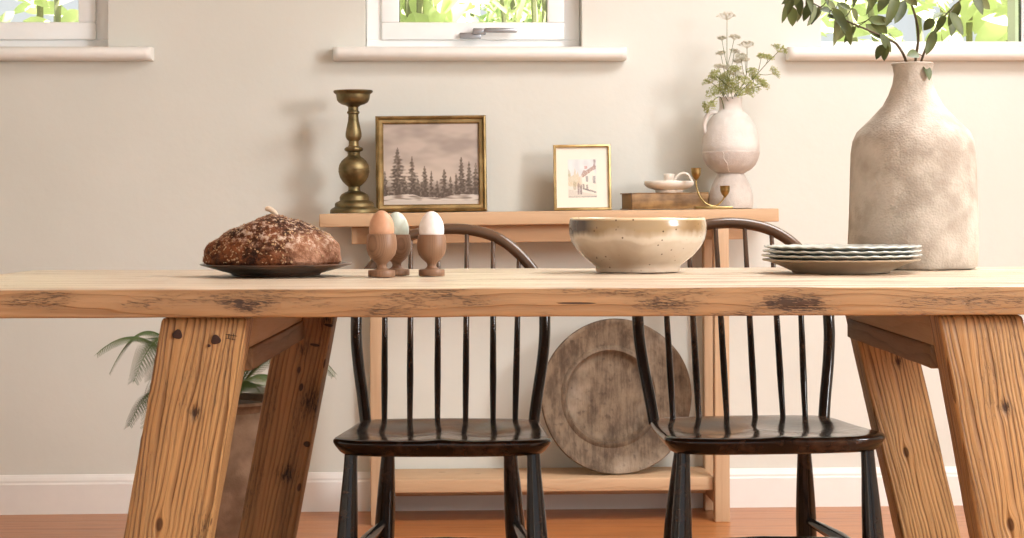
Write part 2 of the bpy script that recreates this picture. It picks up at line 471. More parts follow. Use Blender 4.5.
def rv(a=1): return Vector((random.uniform(-a, a), random.uniform(-a, a), random.uniform(-a, a)))
def bush(name, label, x0, x1, y0, y1, z0, z1, n, L, W, mat, blade=False):
    cx_, cy_ = (x0+x1)/2, (y0+y1)/2
    t = thing(name, label, 'shrub', (cx_, cy_, -.05))
    bm = bmesh.new(); bs = bmesh.new()
    for k in range(9):
        ex = random.uniform(x0, x1)-cx_; ey = random.uniform(y0, y1)-cy_
        tube(cr([(ex*.2, ey*.2, 0), (ex*.6, ey*.6, z1*.5), (ex, ey, z1*.95)], 4), .012, 6, bs)
    for k in range(n):
        p = Vector((random.uniform(x0, x1)-cx_, random.uniform(y0, y1)-cy_, random.uniform(z0, z1)))
        if blade:
            d = Vector((random.uniform(-.7, .9), random.uniform(-.4, .4), random.uniform(.1, 1)))
            leaf(bm, p, d, Vector((random.uniform(-.4, .4), -1, .2)), L*random.uniform(.6, 1.2), W*random.uniform(.7, 1.2), .1, .25)
        else:
            d = Vector((random.uniform(-1, 1), random.uniform(-.6, .2), random.uniform(-.9, .5)))
            leaf(bm, p, d, Vector((random.uniform(-.4, .4), -.8, .8)), L*random.uniform(.6, 1.2), W*random.uniform(.7, 1.2))
    obj('leaves', bm, mat, t, ang=80); obj('stems', bs, M_bark, t)
    return t
bush('garden_shrub', 'broad-leaved yellow-green shrub outside the middle window, left side', -.62, -.12, 6.35, 6.9, .9, 2.2, 420, .15, .10, M_gl)
bush('garden_bamboo', 'narrow-bladed bright green bamboo outside the middle window, right side', -.16, .45, 7.1, 7.6, .9, 2.4, 1000, .22, .016, M_gl, True)
bush('garden_hedge', 'broad mid-green hedge rising behind the bamboo across the garden', -1.5, 1.2, 8.2, 8.8, .4, 2.6, 1500, .16, .09, M_gd)
bush('garden_shrub', 'pale green shrub outside the right-hand window', .95, 2.3, 6.5, 7.1, .9, 2.2, 700, .13, .075, M_gl)
bush('garden_shrub', 'green shrub outside the left-hand window', -2.1, -1.25, 6.5, 7.1, .9, 2.2, 380, .13, .07, M_gl)

# ------------------------------------------------------------------ dining table
TZ = 0.76; TT = 0.0405
Y0, Y1 = 2.68, 3.57
TXC = 0.10
tb = thing('dining_table', 'long reclaimed pine dining table with splayed plank legs across the foreground', 'table', (TXC, (Y0+Y1)/2, 0))
bm = board(2.0, Y1-Y0, TT, 60, 5, 2, .0022, .0010, 9)
for f_ in range(1): pass
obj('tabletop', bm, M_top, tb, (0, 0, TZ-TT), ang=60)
def table_leg(px_top, y_face, mat, side, slope, w, th, seed, ycl=0.0):
    """px_top: world x of the leg centre at the underside; side -1 left, +1 right"""
    Lz = (TZ-TT-.001)
    ang = math.atan(slope)
    Ll = Lz/math.cos(ang)
    # built hanging down from local z=0
    bm = board(w, th, Ll, 3, 2, 26, .006, .0014, 7, seed)
    for v in bm.verts:
        v.co.z -= Ll
        v.co.z += (-v.co.x*side*slope if False else 0)
    # cut both ends horizontal once the leg leans
    for v in bm.verts:
        if v.co.z > -.01: v.co.z -= v.co.x*slope*side*1.0
        elif v.co.z < -Ll+.01: v.co.z -= v.co.x*slope*side*1.0
    o = obj('leg', bm, mat, tb, (px_top-TXC, y_face+th/2-(Y0+Y1)/2, Lz), (0, -ang*side, 0), ang=60)
    return o
nl = table_leg(-.4375, 2.70, M_leg, -1, .18, .120, .075, 1)
table_leg(-.368, 3.46, M_leg2, -1, .19, .100, .085, 2)
table_leg(.612+.055, 3.488, M_leg, 1, .225, .106, .078, 3)
table_leg(.607+.059, 2.70, M_leg, 1, .18, .118, .075, 4)
for sx, xb in ((-1, -.38), (1, .61)):
    xa, xc = (xb-.055, xb) if sx < 0 else (xb, xb+.055)
    obj('cross_beam', board(.055, 3.46-2.777, .034, 1, 12, 1, .003, .0012, 9, 5), M_beam, tb, ((xa+xc)/2-TXC, (3.46+2.777)/2-(Y0+Y1)/2, .636), ang=60)
    obj('bearer', board(.049, 3.46-2.777, .050, 1, 6, 1, .002, .0006, 9, 6), M_beam2, tb, ((xa+xc)/2-TXC, (3.46+2.777)/2-(Y0+Y1)/2, .670), ang=60)
# bolt plugs and the carved mark on the near left leg (leg local coordinates, face at -y)
fy = -.0375
for px_, pz_, r_ in ((-.0335, -.030, .0068), (.0215, -.028, .0068), (.0135, -.038, .0022)):
    bm = bmesh.new()
    def mod(r, z, a): return r*(1+.12*math.sin(3*a+px_*90)), z
    lathe([(r_, 0), (r_, .002), (r_*.7, .0026), (0, .0022)], 18, bm, mod)
    o = obj('bolt_plug', bm, M_plug, nl, (px_, fy+.0004, pz_), (PI/2, 0, 0))
bm = bmesh.new()
for a_ in ((.038, .0390, -.0235, -.0165), (.0445, .0455, -.0245, -.0150), (.034, .0505, -.0182, -.0174), (.035, .0490, -.0236, -.0229)):
    bx(bm, a_[0], a_[1], fy-.0010, fy+.0004, a_[2], a_[3])
obj('carved_mark', bm, M_plug, nl)

# ------------------------------------------------------------------ chairs
SZ = 0.46
def seat_bm():
    # outline of a saddled plank seat: wide rounded front corners, narrower bowed back. y<0 is the front
    half = [(0, -.198), (.06, -.197), (.12, -.192), (.155, -.183), (.178, -.168), (.190, -.150), (.1945, -.130), (.192, -.10), (.187, -.02),
            (.181, .06), (.176, .11), (.170, .145), (.158, .166), (.135, .179), (.09, .188), (.045, .192), (0, .193)]
    pts = [(x, y) for x, y in half] + [(-x, y) for x, y in half[-2:0:-1]]
    pts = [(p.x, p.y) for p in cr([(x, y, 0) for x, y in pts]+[(0, -.198, 0)], 3)][:-1]
    bm = bmesh.new(); n = len(pts)
    def surf(x, y):
        z = 0.0
        # saddle: two shallow hollows with a ridge towards the front
        z -= .012*math.exp(-(((abs(x)-.085)/.07)**2+((y-.0)/.10)**2))
        z -= .006*math.exp(-((x/.12)**2+((y-.05)/.09)**2))
        z += .003*math.exp(-((x/.02)**2+((y+.17)/.05)**2))
        return z
    levels = [1.0, .985, .95, .86, .72, .55, .36, .18]
    rings = []
    for k, f in enumerate(levels):
        rings.append([bm.verts.new((x*f, y*f, surf(x*f, y*f)-(.005 if k == 0 else .0012 if k == 1 else 0))) for x, y in pts])
    c = bm.verts.new((0, 0, surf(0, 0)))
    under = []
    for f, z in ((1.0, -.009), (.985, -.015), (.945, -.026), (.92, -.030), (.5, -.031)):
        under.append([bm.verts.new((x*f, y*f, z)) for x, y in pts])
    cu = bm.verts.new((0, 0, -.031))
    allr = rings[::-1] + under
    for A, B in zip(allr, allr[1:]):
        for i in range(n): bm.faces.new((A[i], A[(i+1) % n], B[(i+1) % n], B[i]))
    for i in range(n):
        bm.faces.new((c, rings[-1][(i+1) % n], rings[-1][i])); bm.faces.new((cu, under[-1][i], under[-1][(i+1) % n]))
    return bm
def turned(p0, p1, prof, seg=16):
    p0 = Vector(p0); p1 = Vector(p1)
    n = 26
    return tube([p0.lerp(p1, i/n) for i in range(n+1)], [lerp_list(prof, i/n) for i in range(n+1)], seg)
LEGP = [(0, .0115), (.08, .0125), (.25, .0168), (.40, .0195), (.50, .0192), (.515, .0175), (.53, .0195), (.62, .0195), (.78, .0165), (.9, .0135), (1, .012)]
def make_chair():
    t = thing('spindle_chair', 'left of the two black spindle-back chairs, facing straight out behind the table', 'chair')
    obj('seat', seat_bm(), M_black, t, (0, 0, SZ), ang=50)
    fl = {}
    for s in (-1, 1):
        top, bot = Vector((s*.162, -.135, SZ-.026)), Vector((s*.180, -.165, 0))
        obj('leg', turned(top, bot, LEGP), M_black, t); fl[('f', s)] = (top, bot)
        top, bot = Vector((s*.115, .125, SZ-.026)), Vector((s*.140, .185, 0))
        obj('leg', turned(top, bot, LEGP), M_black, t); fl[('r', s)] = (top, bot)
    mids = []
    SP = [(0, .007), (.3, .0105), (.5, .0125), (.7, .0105), (1, .007)]
    for s in (-1, 1):
        a = fl[('f', s)][0].lerp(fl[('f', s)][1], .45); b = fl[('r', s)][0].lerp(fl[('r', s)][1], .40)
        obj('stretcher', turned(a, b, SP, 12), M_black, t); mids.append(a.lerp(b, .42))
    obj('stretcher', turned(mids[0], mids[1], SP, 12), M_black, t)
    # back: bow and six spindles in a plane leaning back
    yb, lean = .160, .24
    def bk(x, z): return Vector((x, yb+(z-SZ)*lean + .10*x*x*0, z))
    s5 = 507.0
    raw = [(-82, 424), (-85.5, 400), (-90, 370), (-93, 342), (-93.5, 318), (-93, 298), (-88, 281), (-79, 267), (-66, 252.5), (-52, 241.5), (-36, 234), (-18, 230), (0, 228.8)]
    left = [(x/s5, H-(y-CY)/(F/(3.69+max(0, (424-y))/500*.24))) for x, y in raw]
    z0 = left[0][1]; 
    left[0] = (left[0][0], SZ-.012)
    full = left + [(-x, z) for x, z in left[-2::-1]]
    pts = cr([bk(x, z) for x, z in full], 5)
    obj('back_bow', tube(pts, .0112, 12, flat=(1.0, 1.0), up=(0, 1, 0)), M_bow, t)
    topz = [p for p in pts]
    tops = [-66, -40.5, -13, 15.8, 42, 68]; bots = [-64, -39, -12, 15.5, 42.5, 64]
    for a, b in zip(tops, bots):
        x1 = a/s5; x0 = b/s5
        # direction continues beyond y=318 up to the bow
        zt = lerp_list(sorted((p.x, p.z) for p in pts if p.z > .62), x1)
        q0 = bk(x0, SZ-.012); q1 = bk(x1*1.0, zt)
        if abs(x1) > .12:      # bow is steep here
            zt = min(p.z for p in pts if abs(abs(p.x)-abs(x1)) < .006 and p.z > .75); q1 = bk(x1, zt)
        n = 16
        obj('spindle', tube([q0.lerp(q1, i/n) for i in range(n+1)], [lerp_list([(0, .0052), (.25, .0066), (.5, .006), (1, .0042)], i/n) for i in range(n+1)], 10), M_bow, t)
    return t
CHG = 'black spindle chairs behind the table'
ch = make_chair(); ch['group'] = CHG
ch.location = ((445-CX)/F*3.57, 3.57, 0); ch.scale = (1.016, 1.0, 1.0); ch.rotation_euler = (0, 0, math.radians(-.8))
c2 = copy_tree(ch)
c2['label'] = 'right of the two black spindle-back chairs, turned slightly towards the right'
c2.location = ((757.5-CX)/F*3.55, 3.55, 0); c2.rotation_euler = (0, 0, math.radians(6)); c2.scale = (1.04, 1.0, 1.012)

# ------------------------------------------------------------------ console table against the wall
CXc = 0.10; CYc = WY + WS*CXc - .145
CTILT = .0085
con = thing('console_table', 'narrow raw pine console table with lower shelf against the wall', 'console table', (CXc, CYc, 0), (0, 0, WROT))
def ztop(lx): return .8665 + CTILT*lx      # the old board slopes by a centimetre over its length
BT = .037
def slope_top(bm):
    for v in bm.verts: v.co.z += CTILT*v.co.x
    return bm
bm = board(1.274, .27, BT, 30, 2, 1, .003, .0005, 6)
for v in bm.verts: v.co.z += .8665-BT
obj('console_top', slope_top(bm), M_con, con, ang=60)
bm = board(1.10, .022, .048, 20, 1, 1, .002, .0003, 6, 3)
for v in bm.verts: v.co.z += .8665-BT-.048-.0005; v.co.y -= .072
obj('apron', slope_top(bm), M_con, con, ang=60)
bm = board(1.10, .022, .048, 20, 1, 1, .002, .0003, 6, 3)
for v in bm.verts: v.co.z += .8665-BT-.048-.0005; v.co.y += .10
obj('apron', slope_top(bm), M_con, con, ang=60)
for sx in (-1, 1):
    for yy in (-.105, .100):
        x = sx*.478
        obj('leg', board(.041, .042, ztop(x)-BT-.001, 1, 1, 10, .002, .0004, 6, sx+yy), M_conz, con, (x, yy, 0), ang=60)
    obj('side_rail', box(sx*.478-.02, sx*.478+.02, -.083, .078, .048, .084, bev=.002), M_conz, con)
bm = board(.914, .225, .037, 20, 2, 1, .003, .0006, 6, 4)
obj('lower_shelf', bm, M_con, con, (0, .012, .085), ang=60)
obj('shelf_bearer', board(.914, .02, .03, 12, 1, 1, .002, .0004, 6, 9), M_con, con, (0, .06, .0545), ang=60)

def cloc(px, D):
    """world point on the console board under photo column px at distance D"""
    x = (px-CX)/F*D
    dx, dy = x-CXc, D-CYc
    lx = dx*math.cos(WROT)+dy*math.sin(WROT)
    return Vector((x, D, ztop(lx)+.0006))

# round carved tray leaning on the lower shelf
def tray_mat():
    M = Mat('weathered_grey_wood', rough=.75, spec=.3)
    n = M.noise(1.0, 5, M.vec(M.X*22, M.Y*8, M.Z*12), .65); n2 = M.noise(60, 4); n3 = M.noise(7, 3)
    st = M.noise(1.0, 4, M.vec(M.X*130, M.Y*20, M.Z*12), .6)
    c = M.mix((n*.75+st*.25).ramp(.34, .66), srgb(78, 62, 48), srgb(132, 113, 92))
    c = M.mix(n3.ramp(.52, .72)*.5, c, srgb(178, 162, 142))
    c = M.mix(n2.ramp(.56, .76)*.55, c, srgb(62, 48, 38))
    M.color(c); M.bump(n+n2*.5+st*.6, .005); return M.m
M_tray = tray_mat()
R = .214; TS = 1.035
trb = lathe([(0, .012), (.09, .011), (.113, .013), (.120, .019), (.124, .032), (.128, .0385), (.134, .038), (.141, .032), (.176, .037), (.198, .046), (.206, .0505), (.2115, .050), (R, .044),
             (.208, .018), (.19, .004), (.16, 0), (0, 0)], 96, mod=lambda r, z, a: (r*(1+.006*math.sin(2*a+1)+.004*math.sin(5*a)), z+.0015*math.sin(3*a)*(r > .12)))
for v in trb.verts:
    v.co.x -= .018*max(0, 1-(math.hypot(v.co.x, v.co.y)/.20)**4)*(1 if v.co.z > .008 else 0)
tp = Vector(((611.8-CX)/F*5.43, 5.43, .122+.001))
tilt = math.radians(7)
# local +z of the lathe faces the viewer
mat4 = Matrix.Rotation(math.radians(13), 4, 'Z') @ Matrix.Rotation(PI/2-tilt, 4, 'X')
bmesh.ops.transform(trb, matrix=mat4, verts=trb.verts)
for v in trb.verts: v.co *= TS
mz = min(v.co.z for v in trb.verts)
for v in trb.verts: v.co.z -= mz
o = obj('wooden_tray', trb, M_tray, None, tp, ang=45)
tag(o, 'large round carved grey wooden tray leaning on the lower shelf', 'tray')

# brass candlestick
k = 1/3.47/355.5
cs = [(84, 498), (85, 496), (84, 486), (79, 481), (71, 477), (68, 475), (68, 465), (64, 460), (54, 456), (51, 454), (51, 442), (46, 433), (34, 426), (22, 421), (20, 415), (21, 406), (30, 398), (40, 388), (49, 373), (53.5, 356), (54.5, 350), (53, 348),
      (54, 345), (51, 330), (43, 316), (33, 307), (24, 301), (21, 295), (22, 286), (31, 281), (33, 276), (31, 271), (20, 266), (17, 260), (17.5, 248), (24, 242), (28, 232), (28, 220), (24, 200), (19, 178), (17.5, 160), (18, 154), (22, 151), (22, 146), (18, 142),
      (18, 130), (26, 124), (40, 120), (50, 114), (56, 106), (58, 94), (59, 86), (66, 81), (69, 76), (67, 72), (62, 74), (55, 86), (46, 98), (16, 102), (14, 106), (14, 113), (0, 113)]
candle = thing('brass_candlestick', 'tall turned dark brass candlestick at the left end of the console', 'candlestick', cloc(354.5, 5.345), (0, -CTILT, 0))
prof = [(r*k*1.0, (498-y)*k) for r, y in cs]
obj('base', lathe(prof[:14], 48), M_brass, candle, ang=32)
obj('stem', lathe(prof[13:45], 48), M_brass, candle, ang=32)
obj('drip_pan', lathe([(0, prof[44][1])]+prof[44:], 48), M_brass, candle, ang=32)

# ---- pictures
def pnoise(x, y, s, z=0): return mnoise.noise(Vector((x*s, y*s, z)))
def mixc(a, b, t):
    t = max(0, min(1, t)); return tuple(a[i]*(1-t)+b[i]*t for i in range(3))
def forest(u, v):
    c = (190, 175, 163)
    c = mixc(c, (160, 147, 137), .5+1.1*pnoise(u, v*1.6, 3, 2)+.5*pnoise(u, v*2, 8, 4))
    c = mixc(c, (206, 190, 174), math.exp(-((v-.36)/.16)**2)*.8*(.7+.5*math.sin(u*4+.6)))
    dk = (84, 72, 62)
    trees = [(.15, .71, .10), (.30, .60, .065), (.43, .48, .06), (.50, .42, .03), (.635, .44, .06), (.70, .35, .035), (.76, .38, .04), (.815, .585, .065), (.895, .53, .05), (.965, .51, .05), (.015, .42, .05), (.22, .36, .05), (.36, .33, .05), (.56, .30, .04)]
    m = 0
    for tx, top, hw in trees:
        if v < top and v > .07:
            t = (top-v)/(top-.1)
            w = hw*(t**.85)*(1+.55*math.sin(v*150+tx*40)*.6+.9*pnoise(u, v, 26, tx*9)) + .003
            d = abs(u-tx)/max(w, 1e-4)
            m = max(m, max(0, 1-max(0, d-.55)/.6)*(.66+.5*pnoise(u, v, 40, 7)+.25*t))
    if v < .30: m = max(m, min(.85, (.30-v)/.12)*(.62+.6*pnoise(u, v, 22, 3)))
    c = mixc(c, dk, min(.94, m))
    g = .105+.018*math.sin(u*9)+.016*pnoise(u, 0, 9, 5) + .02*math.exp(-((u-.28)/.07)**2)
    if v < g:
        c = mixc((206, 194, 182), (138, 124, 112), .30+1.6*pnoise(u*.5, v*2.2, 20, 1) if v > .045 else .1)
    return c
def inpoly(x, y, P):
    c = False; n = len(P)
    for i in range(n):
        x1, y1 = P[i]; x2, y2 = P[i-1]
        if (y1 > y) != (y2 > y) and x < (x2-x1)*(y-y1)/(y2-y1)+x1: c = not c
    return c
SK = [  # watercolour street: (polygon in 0..1 with v up, colour, strength)
    ([(0, .22), (1, .06), (1, 0), (0, 0)], (200, 190, 178), .7),
    ([(0, .3), (0, .62), (.08, .64), (.1, .55), (.2, .6), (.24, .78), (.28, .6), (.34, .68), (.42, .5), (.42, .28)], (206, 188, 150), .75),
    ([(.0, .55), (.0, .75), (.06, .7), (.09, .55)], (160, 156, 120), .5),
    ([(.3, .24), (.36, .5), (.5, .62), (.5, .22)], (214, 196, 172), .8),
    ([(.48, .2), (.48, .6), (.82, .78), (1, .6), (1, .12)], (236, 228, 212), .9),
    ([(.46, .60), (.55, .72), (.62, .70), (.90, .84), (.98, .82), (.98, .74), (.85, .70), (.52, .52)], (156, 122, 110), .8),
    ([(.58, .74), (.58, .82), (.68, .82), (.68, .76)], (196, 130, 116), .8),
    ([(.9, .82), (.9, 1), (.97, 1), (.97, .8)], (140, 122, 118), .8),
    ([(.62, .42), (.62, .56), (.70, .56), (.70, .40)], (120, 112, 112), .7),
    ([(.86, .38), (.86, .56), (.96, .56), (.96, .36)], (120, 116, 120), .7),
    ([(.5, .24), (.5, .36), (.58, .34), (.58, .22)], (120, 108, 104), .7),
    ([(.62, .20), (.62, .34), (.7, .33), (.7, .18)], (120, 108, 104), .7),
    ([(.5, .21), (.98, .11), (.98, .155), (.5, .255)], (104, 98, 100), .8),
    ([(.33, .08), (.32, .34), (.36, .4), (.40, .34), (.39, .08)], (132, 112, 112), .75),
    ([(.42, .08), (.42, .3), (.45, .36), (.48, .3), (.48, .08)], (104, 90, 94), .8),
    ([(.18, .2), (.18, .42), (.28, .4), (.28, .2)], (150, 138, 110), .5),
    ([(0, .02), (1, .03), (1, .0), (0, 0)], (120, 112, 110), .6)]
def street(u, v):
    c = mixc((226, 226, 224), (212, 214, 214), .5+pnoise(u, v, 5, 1)) if v > .4 else (226, 218, 206)
    for P, col, a in SK:
        jx = u+.012*pnoise(u, v, 18, 3); jy = v+.012*pnoise(u, v, 18, 8)
        if inpoly(jx, jy, P): c = mixc(c, col, a*(.75+.5*pnoise(u, v, 30, 2)))
    return c
def paint_grid(w, h, nx, ny, fn):
    """flat picture in the XZ plane, face to -y, colours stored per vertex"""
    me = bpy.data.meshes.new('picture')
    vs = [(-w/2+w*i/nx, 0, h*j/ny) for j in range(ny+1) for i in range(nx+1)]
    fs = [(j*(nx+1)+i, j*(nx+1)+i+1, (j+1)*(nx+1)+i+1, (j+1)*(nx+1)+i) for j in range(ny) for i in range(nx)]
    me.from_pydata(vs, [], fs)
    a = me.color_attributes.new('Col', 'FLOAT_COLOR', 'POINT')
    for idx in range(len(vs)):
        i = idx % (nx+1); j = idx//(nx+1)
        c = fn(i/nx, j/ny); a.data[idx].color = srgb(*[max(0, min(255, q)) for q in c])
    return me
M_paint = colattr('oil_painting_surface', .55); M_water = colattr('watercolour_paper', .8)
def frame_bm(w, h, prof):
    """prof: (inset from outer edge, depth y negative to the front); mitred moulding"""
    bm = bmesh.new(); loops = []
    for d, y in prof:
        loops.append([bm.verts.new((x, y, z)) for x, z in ((-w/2+d, d), (w/2-d, d), (w/2-d, h-d), (-w/2+d, h-d))])
    n = len(loops)
    for a in range(n):
        A, B = loops[a], loops[(a+1) % n]
        for i in range(4): bm.faces.new((A[i], A[(i+1) % 4], B[(i+1) % 4], B[i]))
    return bm
def picture(name, label, px, D, w, h, prof, fmat, inner, fn, grid, mount=None, lean=5, yaw=0, mat=None):
    base = cloc(px, D)
    t = thing(name, label, 'picture', base, (math.radians(-lean), -CTILT, WROT+math.radians(yaw)))
    obj('frame', frame_bm(w, h, prof), fmat, t, ang=20)
    ix, iz0, iz1 = inner       # half width, bottom, top
    depth = prof[-1][1] if False else -.004
    if mount:
        obj('mount', box(-w/2+.006, w/2-.006, -.0045, -.003, .006, h-.006), M_mount, t)
        depth = -.0049
    me = paint_grid(2*ix, iz1-iz0, grid[0], grid[1], fn)
    me.materials.append(mat)
    o = bpy.data.objects.new('artwork', me); COL.objects.link(o); o.parent = t; o.location = (0, depth, iz0)
    obj('backing', box(-w/2+.004, w/2-.004, -.003, -.0005, .004, h-.004), M_back, t)
    return t
pw, ph = .316, .276
picture('framed_painting', 'gilt-framed painting of misty fir trees in snow beside the candlestick', 431.7, 5.42, pw, ph,
        [(0, 0), (0, -.014), (.002, -.019), (.006, -.021), (.009, -.018), (.011, -.0135), (.016, -.0125), (.019, -.0125), (.0215, -.010), (.0225, -.005), (.0225, 0)],
        M_gilt, (pw/2-.0215, .0215, ph-.0215), forest, (230, 200), lean=5, yaw=0, mat=M_paint)
pw, ph = .164, .188
picture('framed_sketch', 'small slim gilt frame holding a watercolour street sketch in an ivory mount', 582.8, 5.42, pw, ph,
        [(0, 0), (0, -.011), (.001, -.013), (.005, -.014), (.0075, -.012), (.008, -.006), (.008, 0)],
        M_gilt2, (.0405, .037, .146), street, (110, 150), mount=True, lean=5, yaw=0, mat=M_water)

# ---- old book
M_lea = Mat('worn_tan_leather', rough=.5, spec=.4)
n = M_lea.noise(1.0, 4, M_lea.vec(M_lea.X*10, M_lea.Y*40, M_lea.Z*60)); n2 = M_lea.noise(30, 4)
M_lea.color(M_lea.mix((n*.5+n2*.5).ramp(.35, .68), srgb(104, 74, 40), srgb(160, 122, 74))); M_lea.bump(n2+n*.5, .001); M_lea = M_lea.m
M_page = Mat('aged_page_edges', rough=.8)
M_page.color(M_page.mix(M_page.noise(1.0, 2, M_page.vec(M_page.X*3, M_page.Y*3, M_page.Z*1500)), srgb(126, 96, 60), srgb(176, 146, 104))); M_page = M_page.m
bl, bd, bh = .226, .13, .047
ba = math.radians(11)
bp = cloc(632, 5.345)
book = thing('old_book', 'thick old brown leather book lying flat under the white candle dish', 'book', bp+Vector((0, 0, .0008)), (0, -CTILT, ba+.01))
bm = box(0, bl, 0, bd, .0, .003, bev=.001); bx(bm, 0, bl, 0, bd, bh-.003, bh, .001)
pr = [(.010, .0005), (.002, .0005), (-.0005, .008), (-.0015, .022), (-.0005, .038), (.002, bh-.0005), (.010, bh-.0005)]
b2 = extrude_profile(pr, .0005, bl-.0005)
me_ = bpy.data.meshes.new('tmp'); b2.to_mesh(me_); b2.free(); bm.from_mesh(me_)
bx(bm, 0, .0035, -.002, .008, .001, bh-.001, .001)
obj('cover', bm, M_lea, book, ang=40)
obj('page_block', box(.004, bl-.004, .006, bd-.005, .0031, bh-.0031, bev=.001), M_page, book)

# ---- white chamberstick on the book
k2 = 1/6.4/353
chp = Vector(((669.3-CX)/F*5.40, 5.405, bp.z+bh+.0008))
cst = thing('candle_dish', 'white ceramic chamberstick dish with loop handle on top of the book', 'candle holder', chp)
obj('dish', lathe([(.038, 0), (.039, .003), (.0385, .008), (.046, .0105), (.060, .0145), (.068, .0205), (.0712, .027), (.0705, .0325), (.0690, .0340), (.0672, .0325), (.064, .025), (.045, .0185), (0, .0175)], 56), M_cream, cst, ang=50)
obj('socket', lathe([(.0155, .019), (.0150, .047), (.0158, .053), (.0145, .0545), (.0125, .053), (.0120, .036), (0, .036)], 32), M_cream, cst, ang=50)
obj('handle', tube(cr([(.014, 0, .030), (.020, 0, .043), (.031, 0, .053), (.044, 0, .056), (.055, 0, .050), (.061, 0, .040), (.066, 0, .030)], 5), .0050, 10, flat=(.8, 1.6), up=(0, 0, 1)), M_cream, cst)

# ---- two-armed brass candle holder
D_ = 5.31
dh = cloc(713.5, D_-.005)
dho = thing('brass_candle_holder', 'small brass candle holder with two cups on a curved arm', 'candle holder', dh)
def lp(px, py):
    p = at(px, py, D_); return Vector((p.x-dh.x, 0, p.z-dh.z))
obj('base_plate', box(-.052, .052, -.018, .018, 0, .0075, bev=.0015), M_brass2, dho)
path = [lp(696, 179.5), lp(696.5, 187), lp(699, 195), lp(704, 202), lp(711, 205.8), lp(717, 205), lp(722, 200.5), lp(724.5, 196)]
path[4].z = .0092; 
obj('arm', tube(cr(path, 6), .0022, 8), M_brass2, dho)
for (px_, py_, hh) in ((696, 179.5, .031), (724.8, 196.8, .030)):
    q = lp(px_, py_)
    pr = [(.0022, -.002), (.004, .001), (.0085, .006), (.0125, .013), (.0138, .021), (.0138, hh-.002), (.0145, hh), (.0135, hh+.001), (.012, hh-.001), (.011, .014), (0, .008)]
    obj('cup', lathe(pr, 28, center=q), M_brass2, dho)
bm = bmesh.new()
for dx in (-1, 1):
    q = lp(696, 180); leaf(bm, q, Vector((dx*.7, 0, 1)), Vector((0, -1, 0)), .014, .006, .1, 0)
b_ = obj('leaf_ornament', bm, M_brass2, dho); b_.modifiers.new('s', 'SOLIDIFY').thickness = .001

# ---- stacked clay vase
vp = cloc(731, 5.40)
kv = 1/352.0
vz = lambda y: (209.8-y)*kv
vase = thing('clay_vase', 'pale clay vase of stacked bulbs with a side handle on the console', 'vase', vp)
low = [(0, 0), (19*kv, 0), (21.5*kv, .002), (22.3*kv, vz(205)), (22.3*kv, vz(199)), (20.8*kv, vz(192)), (18.4*kv, vz(185)), (15.3*kv, vz(179)), (13.5*kv, vz(175.5)), (12.8*kv, vz(174.3))]
obj('bell_foot', lathe(low, 56), M_vaseB, vase, ang=60)
bowl_ = [(12.6*kv, vz(174.8)), (15*kv, vz(173.5)), (20*kv, vz(170.5)), (24.5*kv, vz(166)), (27.5*kv, vz(160)), (28.7*kv, vz(154.5)), (28.7*kv, vz(153.2)), (28*kv, vz(152.5))]
obj('lower_bowl', lathe(bowl_, 56), M_vaseB, vase, ang=60)
upp = [(28*kv, vz(153.2)), (28.6*kv, vz(152.4)), (28.5*kv, vz(146)), (27.4*kv, vz(137)), (25*kv, vz(128)), (21*kv, vz(120)), (16.5*kv, vz(115)), (13*kv, vz(112.8)), (11.6*kv, vz(111)), (11.2*kv, vz(106)), (11.3*kv, vz(101)), (11.8*kv, vz(99)),
       (11.2*kv, vz(98.3)), (10.2*kv, vz(99)), (9.6*kv, vz(106)), (9*kv, vz(118)), (0, vz(130))]
obj('upper_bulb', lathe(upp, 56), M_vaseA, vase, ang=60)
obj('handle', tube(cr([(-14*kv, -.01, vz(114)), (-19*kv, -.014, vz(113.5)), (-24*kv, -.016, vz(117)), (-26.5*kv, -.017, vz(124)), (-26.5*kv, -.017, vz(131)), (-24.5*kv, -.016, vz(136))], 5), .0062, 10), M_vaseA, vase)
# raised veins of slip
bm = bmesh.new()
def on_vase(a, y):
    pr = sorted([(z, r) for r, z in bowl_]+[(z, r) for r, z in upp[:9]])
    r = lerp_list(pr, vz(y))+.0004
    return Vector((r*math.cos(a), r*math.sin(a), vz(y)))
tube([on_vase(math.radians(-114+1.5*math.sin(i*.9)+i*.9), 152.5+i*1.5) for i in range(15)], .0012, 6, bm)
ring = [on_vase(2*PI*i/48, 152.8+.25*math.sin(i*1.7)) for i in range(49)]
tube(ring, .0010, 6, bm)
obj('slip_vein', bm, M_vaseA, vase)

